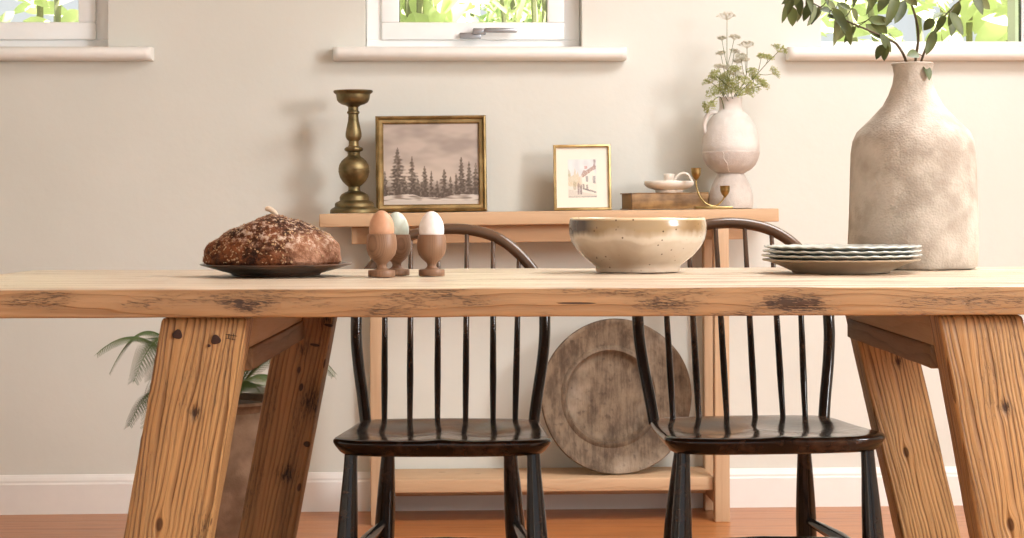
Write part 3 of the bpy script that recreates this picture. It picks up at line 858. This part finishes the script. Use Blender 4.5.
# ---- cow parsley stems
M_stem = plain('green_flower_stem', srgb(104, 114, 62), .6)
M_flow = leaf_mat('cream_green_florets', srgb(150, 156, 84), srgb(204, 206, 140), .7, .25)
M_flow2 = leaf_mat('white_florets', srgb(190, 186, 160), srgb(228, 222, 204), .7, .25)
def umbel(bf, p, d, r, rays=11, fl=6, lush=False):
    d = d.normalized(); a = d.orthogonal().normalized(); b = d.cross(a)
    for i in range(rays):
        rr = r*math.sqrt((i+.6)/rays); th = i*2.399
        e = p + a*math.cos(th)*rr + b*math.sin(th)*rr + d*(r*.75-rr*rr/r*.35)
        m = p.lerp(e, .5)+(a*math.cos(th)+b*math.sin(th))*rr*.12
        tube([p, m, e], .00045, 4, bf)
        for j in range(fl):
            ball(bf, e+rv(.0034 if not lush else .0052), random.uniform(.0010, .0021), 1, (1, 1, .8))
def parsley(label, pts, heads, rad=.0014, white=False):
    P = [at(px_, py_, d_) for px_, py_, d_ in pts]
    o0 = P[0].copy()
    t = thing('cow_parsley_stem', label, 'flower', o0, group='cow parsley stems in the clay vase')
    bs = bmesh.new()
    L_ = cr([p-o0 for p in P], 6)
    tube(L_, [rad*(1-.5*i/len(L_)) for i in range(len(L_))], 6, bs)
    for px_, py_, rpx, tt in heads:
        q = at(px_, py_, pts[-1][2]+random.uniform(-.03, .02))-o0
        if tt is not None:
            s0 = L_[int(tt*(len(L_)-1))]
            mid = s0.lerp(q, .5)+Vector((0, 0, -.006))
            C_ = cr([s0, mid, q-Vector((0, 0, rpx*.3/352))], 4); tube(C_, rad*.55, 5, bs); d = (C_[-1]-C_[-3])
            q0 = C_[-1]
        else:
            q0 = L_[-1]; d = L_[-1]-L_[-4]
        bf = bmesh.new(); umbel(bf, q0, d+Vector((0, 0, .6))*d.length, rpx/352.0*1.05, 10+int(rpx*.8), 6 if white else 9, not white)
        obj('flower_head', bf, M_flow2 if white else M_flow, t)
    obj('stem', bs, M_stem, t)
    return t
DV = 5.40
parsley('tallest upright cow parsley stem with a flat white flower head', [(729, 118, DV), (728, 95, DV), (727, 60, DV), (727, 20, DV)],
        [(727, 15, 9.5, None), (722, 39, 5, .62), (734, 38, 6, .62), (721, 54, 5, .48), (734, 52, 5, .45), (727, 68, 6, .3), (737, 62, 5, .35), (719, 67, 5, .3)], white=True)
parsley('middle cow parsley stem with two upright heads right of the tallest stem', [(732, 118, DV), (736, 96, DV), (745, 80, DV), (747, 62, DV-.02), (747, 48, DV-.02)],
        [(747, 45, 8, None), (741, 57, 6, .5), (745, 60, 4, .6), (738, 75, 6, .35)], white=True)
parsley('cow parsley stem leaning furthest right towards the window', [(733, 118, DV), (737, 97, DV), (752, 80, DV-.02), (768, 62, DV-.03), (778, 52, DV-.03)],
        [(780, 47, 8, None), (761, 57, 5, .62), (768, 58, 5, .7), (773, 72, 6, .6), (762, 84, 6, .4), (752, 72, 5, .5)])
parsley('low bushy cow parsley stem spreading left over the vase rim', [(727, 118, DV), (724, 98, DV), (718, 88, DV-.02), (712, 83, DV-.03)],
        [(712, 82, 8, None), (720, 80, 8, .7), (714, 92, 7, .6), (726, 84, 8, .4), (724, 92, 7, .4)])
parsley('short cow parsley stem drooping down beside the vase neck', [(726, 118, DV-.02), (721, 98, DV-.03), (714, 100, DV-.04), (709, 106, DV-.04)],
        [(708, 109, 6, None), (712, 104, 4, .8)])
parsley('low bushy cow parsley stem in the middle of the bunch', [(731, 118, DV-.02), (734, 97, DV-.03), (740, 88, DV-.04), (744, 84, DV-.05)],
        [(745, 82, 8, None), (735, 82, 8, .5), (739, 92, 7, .4), (722, 88, 7, .2), (735, 70, 6, .6), (716, 74, 6, .5), (747, 92, 6, .4), (731, 90, 8, .3), (728, 76, 7, .5)])
parsley('short cow parsley stem spreading right above the vase neck', [(734, 118, DV+.01), (736, 99, DV), (748, 90, DV), (758, 84, DV)],
        [(760, 82, 7, None), (752, 88, 7, .7), (754, 77, 5, .8)])

# ------------------------------------------------------------------ things on the dining table
def tloc(px, D): return Vector(((px-CX)/F*D, D, TZ+.0012))

# ---- speckled bowl
def bowl_mat():
    M = Mat('speckled_cream_glaze', rough=.2, spec=.5, coat=.3)
    n = M.noise(12, 4); nx = M.noise(1.0, 3, M.vec(M.X*30, M.Y*30, M.Z*9)); n3 = M.noise(5, 2)
    c = M.mix(n.ramp(.3, .7), srgb(178, 158, 136), srgb(200, 184, 163))
    c = M.mix((M.Z+(nx-.5)*.03).ramp(.062, .078)*.85, c, srgb(158, 132, 92))          # olive-brown drip band
    c = M.mix(((M.Z+(nx-.5)*.024).ramp(.052, .058))*((M.Z+(nx-.5)*.02).ramp(.067, .060))*.35, c, srgb(232, 220, 200))
    dp = (M.X+.105)/.022; 
    pat = ((dp*dp)*-1.0).f('EXPONENT')*((M.Z+(nx-.5)*.03).ramp(.055, .072))
    c = M.mix(pat*1.2*(n3.ramp(.1, .4)), c, srgb(78, 62, 50))
    dp2 = (M.X-.088)/.02
    pat = ((dp2*dp2)*-1.0).f('EXPONENT')*((M.Z+(nx-.5)*.03).ramp(.068, .078))
    c = M.mix(pat*.7, c, srgb(120, 86, 46))
    c = M.mix(M.Z.ramp(.0895, .0925)*.9, c, srgb(226, 204, 168))
    sp = M.voro(95); sel = M.noise(50, 1).ramp(.50, .54)
    c = M.mix(sp.ramp(.20, .10)*sel*.85, c, srgb(70, 48, 34))
    M.color(c); M.bump(n, .0005); return M.m
k3 = 1/572.0
bp_ = [(0, 0), (.066, 0), (.073, .001), (.0735, .006), (.074, .010), (.082, .017), (.096, .028), (.108, .041), (.116, .055), (.1195, .068), (.1200, .080), (.1185, .090), (.1175, .0935), (.1155, .0945), (.1135, .092),
       (.113, .078), (.110, .060), (.10, .042), (.08, .028), (.05, .019), (0, .016)]
o = obj('serving_bowl', lathe(bp_, 80, mod=lambda r, z, a: (r*(1+.004*math.sin(2*a+.5)), z*(1+.006*math.sin(3*a)))), bowl_mat(), None, tloc(637.5, 3.32), ang=60)
tag(o, 'wide cream stoneware bowl with brown speckles and drip band, mid table', 'bowl')

# ---- egg cups and eggs
M_cup = wood('turned_walnut', srgb(78, 52, 36), srgb(112, 80, 58), srgb(138, 104, 78), 'Z', freq=330, warp=.004, rough=.45, contrast=.9, blot=.35, bump=.0002, seed=1.5)
def egg_cup(px, D, label, sc_=1.0, rz=0.0):
    pr = [(0, 0), (.0222, 0), (.0228, .001), (.0228, .010), (.0222, .011), (.012, .0125), (.0085, .0155), (.0078, .0185), (.0092, .0225), (.0165, .029), (.0228, .037), (.0255, .047), (.0258, .055), (.0248, .065), (.0235, .0715), (.0225, .072), (.0215, .071), (.0215, .060), (.016, .045), (0, .040)]
    o = obj('egg_cup', lathe([(r*sc_, z*sc_) for r, z in pr], 48), M_cup, None, tloc(px, D), (0, 0, rz), ang=40)
    return tag(o, label, 'egg cup', 'turned wooden egg cups')
def egg(px, D, col, label, sc_=1.0, top=.109):
    M = Mat(label.split()[0]+'_eggshell', rough=.45, spec=.35)
    n = M.noise(90, 3); M.color(M.mix(n.ramp(.3, .7), col, (col[0]*.9, col[1]*.88, col[2]*.86, 1))); M.bump(M.noise(500, 2), .0001)
    bm = bmesh.new(); pr = []
    for i in range(33):
        a = -PI/2+PI*i/32; z = math.sin(a); r = math.cos(a)
        pr.append((max(r, 0)*.0208*(1-.10*z), z*.0285))
    pr[0] = (0, pr[0][1]); pr[-1] = (0, pr[-1][1])
    base = tloc(px, D)
    lathe(pr, 40, bm, center=(0, 0, .0285))
    o = obj('egg', bm, M.m, None, base+Vector((0, 0, (top-.057)*sc_)), ang=80)
    return tag(o, label, 'egg', 'boiled eggs')
egg_cup(381.5, 3.12, 'left turned wooden egg cup, nearest the bread, holding the brown egg', .98, .4); egg(381.5, 3.12, srgb(198, 150, 118), 'brown egg in the left egg cup')
egg_cup(396.5, 3.19, 'turned wooden egg cup standing behind, between the other two', .95, 1.4); egg(396.5, 3.19, srgb(204, 216, 204), 'pale blue-green egg in the egg cup behind', .95)
egg_cup(431.5, 3.16, 'right turned wooden egg cup holding the white egg', .95, 2.6); egg(431.5, 3.16, srgb(238, 232, 228), 'white egg in the right egg cup', .95, .110)

# ---- bread on dark plate
M_plate = Mat('dark_brown_glaze', rough=.3, spec=.5)
n = M_plate.noise(14, 4); M_plate.color(M_plate.mix(n.ramp(.35, .7), srgb(48, 34, 26), srgb(104, 70, 48))); M_plate = M_plate.m
pl = tloc(276, 3.19)
o = obj('bread_plate', lathe([(0, 0), (.070, 0), (.073, .001), (.075, .004), (.09, .008), (.113, .0145), (.1262, .0185), (.1275, .0195), (.1262, .0205), (.114, .0160), (.106, .0125), (.07, .010), (0, .0095)], 72), M_plate, None, pl, ang=50)
tag(o, 'dark brown glazed plate under the loaf of bread', 'plate')
def crust_mat():
    M = Mat('seeded_crust', rough=.8, spec=.25)
    n = M.noise(22, 5, rough=.65); n2 = M.noise(90, 4, rough=.7); n3 = M.noise(9, 2)
    c = M.mix((n*.55+n2*.45).ramp(.38, .62), srgb(48, 26, 14), srgb(128, 74, 42))
    rt = (M.X+(n-.5)*.07).ramp(.025, .055)*(M.Z+(n-.5)*.03).ramp(.070, .045)
    c = M.mix(rt*.8, c, M.mix(n2.ramp(.35, .65), srgb(146, 98, 70), srgb(184, 140, 112)))
    fl = (n2.ramp(.50, .62))*(M.Z+(n3-.5)*.06+M.X*-.0).ramp(.03, .065)
    c = M.mix(fl*.75, c, srgb(214, 196, 176))
    M.color(c); M.bump(n*1.2+n2, .004); return M.m
OUT = [(-1, .012), (-.996, .022), (-.936, .042), (-.70, .060), (-.43, .073), (-.16, .087), (-.02, .092), (.11, .090), (.38, .082), (.62, .068), (.855, .053), (.956, .040), (1, .013)]
bm = bmesh.new()
q = bmesh.ops.create_icosphere(bm, subdivisions=6, radius=1.0)
rx, ry, zq = .1155, .082, .014
for v in bm.verts:
    X, Y, Z = v.co
    # squarer footprint
    rr = math.hypot(X, Y)
    if Z >= 0:
        hx = lerp_list(OUT, X); den = math.sqrt(max(1-X*X, .05))
        fz = Z/den if den > 0 else 0
        z = zq + (hx-zq)*min(1, fz)**.8 if hx > zq else zq*min(1, fz+.3)
    else:
        z = zq*(1-min(1, -Z*3.0))
    s = 1.0 if Z >= -.05 else 1-.10*min(1, (-Z-.05)*3)
    v.co = Vector((X*rx*s, Y*ry*s, z))
for v in bm.verts:
    if v.co.z > .004:
        p = v.co
        d = mnoise.noise(p*38)*.0035 + mnoise.noise(p*110)*.0016 + mnoise.noise(p*260)*.0008
        nrm = Vector((p.x*.5, p.y*.8, p.z+.02)).normalized(); v.co += nrm*d
    else: v.co.z = max(0, v.co.z)
bread_bm_surface = None
bp2 = pl+Vector(((272.5-276)/600, 0, .0098+.0016))
loaf = thing('bread_loaf', 'rustic seeded brown loaf of bread on the dark plate', 'bread', bp2)
bm.normal_update()
faces = [f for f in bm.faces if f.calc_center_median().z > .012]
samples = []
random.seed(3)
for i in range(1500):
    f = random.choice(faces); samples.append((f.calc_center_median().copy(), f.normal.copy()))
obj('crust', bm, crust_mat(), loaf, ang=80)
bo = bmesh.new()
cnt = 0
for p, nn in samples:
    if nn.dot(p-Vector((0, 0, .02))) < 0: nn = -nn
    if p.x > .045 and p.z < .05 and random.random() < .85: continue
    if random.random() < (.25 if p.z > .05 else .35): continue
    a = nn.orthogonal().normalized(); b = nn.cross(a); th = random.uniform(0, PI)
    a, b = a*math.cos(th)+b*math.sin(th), b*math.cos(th)-a*math.sin(th)
    L = random.uniform(.0010, .0027); W = L*random.uniform(.4, .8)
    lift = nn*random.uniform(.0003, .0011); tl = nn*random.uniform(-.0008, .0008)
    vs = [bo.verts.new(p+lift+a*L*math.cos(t)+b*W*math.sin(t)+tl*math.cos(t)) for t in [k*PI/3 for k in range(6)]]
    vc = bo.verts.new(p+lift*1.9)
    for k_ in range(6): bo.faces.new((vs[k_], vs[(k_+1) % 6], vc))
M_oat = plain('oat_flakes', srgb(196, 158, 116), .8, nscale=60, namp=.2)
oo = obj('oat_flakes', bo, M_oat, loaf, smooth=False); oo['kind'] = 'stuff'; oo['label'] = 'scattered pale oat flakes'
bm = tube(cr([(-.012, -.004, .101), (-.005, -.004, .1005), (.003, -.004, .095), (.009, -.004, .088)], 4), [.0020, .0036, .0044, .0046, .0046, .0046, .0045, .0044, .0042, .004, .0036, .003, .0022], 10)
obj('pale_crust_tip', bm, plain('pale_dough_tip', srgb(208, 186, 160), .7, namp=.08, nscale=80), loaf)['label'] = 'pale rounded nub on the top of the loaf'

# ---- stack of fluted plates
M_pgrey = plain('pale_grey_glaze', srgb(186, 188, 180), .25, namp=.04)
M_pbei = plain('beige_glaze_underside', srgb(178, 158, 134), .35, namp=.06)
PC = tloc(841.5, 3.25)
NS = 30
def plate_bm(R_, fl, foot=.082, h=.019):
    pr = [(0, 0), (foot-.006, 0), (foot-.004, -.0), (foot, .0005), (foot+.002, .003), (R_*.80, h*.62), (R_*.95, h*.93), (R_-.001, h-.0008), (R_, h+.0006), (R_-.0012, h+.0022), (R_*.93, h*.93+.003), (R_*.80, h*.62+.004), (foot, .0048), (0, .0042)]
    def mod(r, z, a):
        t = max(0, (r/R_-.85)/.15)
        return r*(1+fl*t*math.cos(NS*a)), z+fl*.06*t*math.cos(NS*a)
    return lathe(pr, NS*6, mod=mod)
zp = 0
for i, (R_, fl, mt, lab, hh, dz) in enumerate([
        (.1335, .004, M_pbei, 'beige plate at the bottom of the stack of plates', .0215, 0),
        (.1350, .010, M_pgrey, 'pale fluted plate second from the bottom of the stack', .0205, .0085),
        (.1335, .010, M_pgrey, 'pale fluted plate second from the top of the stack', .0205, .0160),
        (.1325, .010, M_pgrey, 'pale fluted plate on top of the stack of plates', .0205, .0235)]):
    o = obj('dinner_plate', plate_bm(R_, fl, h=hh), mt, None, PC+Vector((.001*(i-1.5), .001*i, dz)), (0, 0, i*.35), ang=60)
    tag(o, lab, 'plate', 'stacked plates')

# ---- tall stoneware vase and leafy branches
VD = 3.47
bv = tloc(913, VD)
kb = 1/(F/VD)
def bvz(y): return (270.2-y)*kb
pr = [(0, 0), (60*kb, 0), (63*kb, .004), (64.5*kb, bvz(250)), (63.5*kb, bvz(215)), (62.5*kb, bvz(180)), (61.5*kb, bvz(155)), (59.5*kb, bvz(143)), (55.5*kb, bvz(134)), (43*kb, bvz(122)), (30*kb, bvz(108)), (24*kb, bvz(97)), (20*kb, bvz(86)), (18.5*kb, bvz(76)), (20*kb, bvz(68)),
      (21.5*kb, bvz(66)), (20*kb, bvz(65)), (17.5*kb, bvz(68)), (15.5*kb, bvz(78)), (18*kb, bvz(95)), (35*kb, bvz(120)), (0, bvz(140))]
o = obj('stoneware_vase', lathe(pr, 72, mod=lambda r, z, a: (r*(1+.006*math.sin(3*a+z*9)+.004*math.sin(7*a-z*30)), z)), M_bigvase, None, bv, ang=60)
tag(o, 'tall rough greyish stoneware bottle vase behind the stack of plates', 'vase')
M_lf = Mat('olive_leaf', rough=.5, spec=.4)
geo = M_lf.nt.nodes.new('ShaderNodeNewGeometry')
n = M_lf.noise(18, 3)
c = M_lf.mix(n.ramp(.3, .7), srgb(56, 66, 30), srgb(92, 102, 52))
M_lf.color(M_lf.mix(E(M_lf.nt, geo.outputs['Backfacing'])*.75, c, srgb(132, 140, 98))); M_lf = M_lf.m
M_twig = plain('brown_twig', srgb(84, 70, 46), .8)
def branch(label, pts, leaves, side=(), rnd=10, seed=1):
    random.seed(seed)
    P = [at(*p) for p in pts]; o0 = P[0].copy()
    t = thing('leafy_branch', label, 'branch', o0, group='leafy branches in the tall vase')
    bs = bmesh.new(); bl_ = bmesh.new()
    C_ = cr([p-o0 for p in P], 8)
    tube(C_, [.0028*(1-.75*i/len(C_)) for i in range(len(C_))], 7, bs)
    for px_, py_, qx, qy, wd, fl_ in leaves:
        d0 = pts[-1][2]+random.uniform(-.05, .03)
        a = at(px_, py_, d0)-o0; b = at(qx, qy, d0+random.uniform(-.015, .015))-o0
        # petiole to the nearest twig point
        near = min(C_, key=lambda c_: (c_-a).length)
        tube([near, near.lerp(a, .5)+Vector((0, 0, -.002)), a], .0008, 5, bs)
        leaf(bl_, a, b-a, Vector((fl_, -1, .35)), (b-a).length, wd*.88/560.0, random.uniform(.15, .5), random.uniform(-.15, .2), 7)
    for k_ in range(rnd):
        i = random.randrange(int(len(C_)*.25), len(C_))
        a = C_[i]; d = Vector((random.uniform(-1, 1), random.uniform(-.8, .8), random.uniform(-1, .5)))
        e = a+d.normalized()*.012; tube([a, e], .0008, 5, bs)
        leaf(bl_, e, d+Vector((0, 0, -.5)), Vector((random.uniform(-1, 1), -1, .5)), random.uniform(.028, .042), random.uniform(.014, .02), .3, .1, 6)
    obj('stem', bs, M_twig, t); obj('leaves', bl_, M_lf, t, ang=80)
    return t
branch('lower leafy branch hanging left in front of the right-hand window',
       [(910, 110, 3.46), (907, 66, 3.45), (898, 46, 3.44), (888, 39, 3.42), (868, 30, 3.41), (849, 22, 3.40), (835, 14, 3.40), (822, 8, 3.40), (808, 0, 3.40), (796, -8, 3.40)],
       [(836, 15, 837, 47, 10, .5), (846, 20, 851, 46, 9, -.4), (856, 26, 845, 44, 9, -.8), (840, 14, 846, 34, 10, .3), (833, 8, 848, 30, 12, -.2), (822, 6, 806, 27, 9, .3), (812, 2, 803, 20, 11, -.3),
        (815, 4, 812, 24, 7, .8), (852, 8, 858, 22, 8, .2), (826, 2, 838, 10, 9, 0), (866, 24, 883, 41, 13, .2), (872, 16, 887, 34, 14, -.5), (868, 20, 892, 22, 12, .3), (838, 3, 852, 10, 8, .5), (828, 15, 834, 20, 6, 0), (880, 34, 893, 52, 12, .3)],
       rnd=9, seed=5)
branch('upper leafy branch arching over the top to the left',
       [(914, 110, 3.48), (915, 66, 3.48), (918, 30, 3.46), (905, -8, 3.42), (880, -22, 3.40), (850, -26, 3.38), (820, -20, 3.36), (800, -8, 3.36), (790, 0, 3.36)],
       [(789, 0, 783, 23, 8, .3), (793, -2, 788, 16, 7, -.4), (800, -5, 793, 6, 7, .2), (798, -8, 781, 5, 7, .3), (806, -10, 814, 12, 9, .4), (815, -14, 805, 8, 9, -.4), (822, -16, 829, 5, 9, .4), (835, -22, 826, 2, 10, .1),
        (846, -24, 848, 4, 10, .3), (858, -20, 853, 8, 9, .2), (868, -20, 872, 10, 11, -.2), (880, -18, 868, 14, 10, .3), (890, -10, 878, 12, 13, -.3), (897, -8, 888, 26, 13, .3), (905, 0, 893, 24, 13, .5)],
       rnd=16, seed=9)
branch('leafy branch rising right from the tall vase neck',
       [(915, 110, 3.47), (920, 66, 3.46), (935, 30, 3.44), (955, 5, 3.42), (975, -10, 3.40)],
       [(935, 30, 925, 55, 12, .3), (950, 12, 965, 35, 13, .3), (960, 2, 948, 26, 12, -.3), (972, -8, 985, 14, 12, .2)], rnd=9, seed=12)

# ------------------------------------------------------------------ potted fern behind the table leg
M_pot = plaster('brown_grey_earthenware', srgb(116, 92, 72), srgb(150, 124, 102), bscale=30, bump=.002)
M_soil = plain('dark_potting_soil', srgb(84, 66, 50), .95, bump=.003)
M_fern = leaf_mat('fern_green', srgb(54, 76, 36), srgb(96, 120, 62), .6, .2)
FP = Vector(((214-CX)/F*4.55, 4.55, 0))
fern = thing('potted_fern', 'green fern in a large brown earthenware pot behind the left table leg', 'potted plant', FP)
pr = [(0, 0), (.125, 0), (.135, .004), (.165, .08), (.19, .18), (.196, .26), (.185, .33), (.16, .38), (.148, .395), (.152, .408), (.160, .414), (.158, .420), (.146, .420), (.138, .405), (.15, .36), (0, .36)]
pr = [(r_*.94 if z_ < .38 else r_, z_) for r_, z_ in pr]
obj('pot', lathe(pr, 64), M_pot, fern, ang=50)
obj('soil', lathe([(0, .361), (.1, .364), (.138, .372), (.1375, .404), (.09, .411), (0, .414)], 32), M_soil, fern)
for s in (1,):
    obj('lug_handle', tube(cr([(s*.146, -.02, .385), (s*.17, -.03, .388), (s*.188, -.035, .375), (s*.192, -.035, .350), (s*.174, -.03, .325)], 5), .0085, 10), M_pot, fern)
def frond(bm, base, az, length, rise, droop, w):
    pts = []
    for i in range(17):
        t = i/16
        r = length*(.18*t+.82*t**1.25)*.9; z = rise*math.sin(min(t*1.25, 1.6)*PI/2*.95) - droop*t**3
        pts.append(base+Vector((math.cos(az)*r, math.sin(az)*r, z)))
    C_ = cr(pts, 3); n = len(C_)
    tube(C_, [.0024*(1-.8*i/n) for i in range(n)], 5, bm)
    for i in range(7, n-1):
        t = i/n; tdir = (C_[min(i+1, n-1)]-C_[i-1]).normalized()
        side = tdir.cross(Vector((0, 0, 1))).normalized(); nn = side.cross(tdir).normalized()
        L = w*math.sin(PI*(t-.1)/.95)**.8 if t < .98 else .01
        for s in (-1, 1):
            d = (side*s+tdir*.55-Vector((0, 0, .25))).normalized()
            p0 = C_[i]; 
            m = 8
            for k_ in range(m):
                q = p0+d*L*(k_+.3)/m; ll = L*.19*(1-k_/m*.7)+.002
                for s2 in (-1, 1):
                    dd = (d.cross(nn)*s2+d*.8).normalized()
                    a = bm.verts.new(q); b_ = bm.verts.new(q+dd*ll*.5+d*ll*.28); c_ = bm.verts.new(q+dd*ll); e_ = bm.verts.new(q+dd*ll*.5-d*ll*.16)
                    bm.faces.new((a, e_, c_, b_))
random.seed(21)
for i in range(16):
    az = 2*PI*i/16+random.uniform(-.15, .15)
    bm = bmesh.new()
    frond(bm, Vector((math.cos(az)*.03, math.sin(az)*.03, .385)), az, random.uniform(.22, .33), random.uniform(.10, .26), random.uniform(.04, .16), random.uniform(.055, .075))
    for v in bm.verts:
        if v.co.z+0 > .68 and False: v.co.z = .68
    obj('frond', bm, M_fern, fern, smooth=False)

# ------------------------------------------------------------------ light
w = bpy.data.worlds.new('sky'); sc.world = w; w.use_nodes = True
bg = w.node_tree.nodes['Background']; bg.inputs[0].default_value = (.93, .97, 1.0, 1); bg.inputs[1].default_value = .80
def light(kind, name, loc, rot, energy, col, **kw):
    l = bpy.data.lights.new(name, kind); l.energy = energy; l.color = col
    for a, b in kw.items(): setattr(l, a, b)
    o = bpy.data.objects.new(name, l); COL.objects.link(o); o.location = loc; o.rotation_euler = rot; return o
light('AREA', 'daylight_side_window', (RX+.03, (RY0+RY1)/2, (RZ0+RZ1)/2), (0, PI/2, 0), 118, (.97, .98, 1), shape='RECTANGLE', size=RZ1-RZ0-.1, size_y=RY1-RY0-.1)
sd = Vector((.5, -.2, .85)).normalized()
light('AREA', 'overhead_fill', (1.35, 3.75, 2.38), (0, 0, 0), 60, (.96, .98, 1), shape='RECTANGLE', size=1.3, size_y=1.0)  # added unseen fill without a fitting, brightens tabletop and right wall
so = light('SUN', 'sun', (4, 2, 8), (0, 0, 0), 34.0, (1, .96, .88), angle=.01)
so.rotation_euler = sd.to_track_quat('Z', 'Y').to_euler()

# ------------------------------------------------------------------ camera
cam = bpy.data.cameras.new('camera'); co = bpy.data.objects.new('camera', cam); COL.objects.link(co)
cam.sensor_width = 36; cam.sensor_fit = 'HORIZONTAL'; cam.lens = F/1024*36
cam.shift_y = -(269-CY)/1024
cam.clip_start = .05
co.location = (0, 0, H); co.rotation_euler = (PI/2, ROLL, 0)
sc.camera = co
vs_ = sc.view_settings
vs_.view_transform = 'Standard'; vs_.look = 'None'; vs_.gamma = 1; vs_.use_curve_mapping = False
vs_.exposure = 0.15
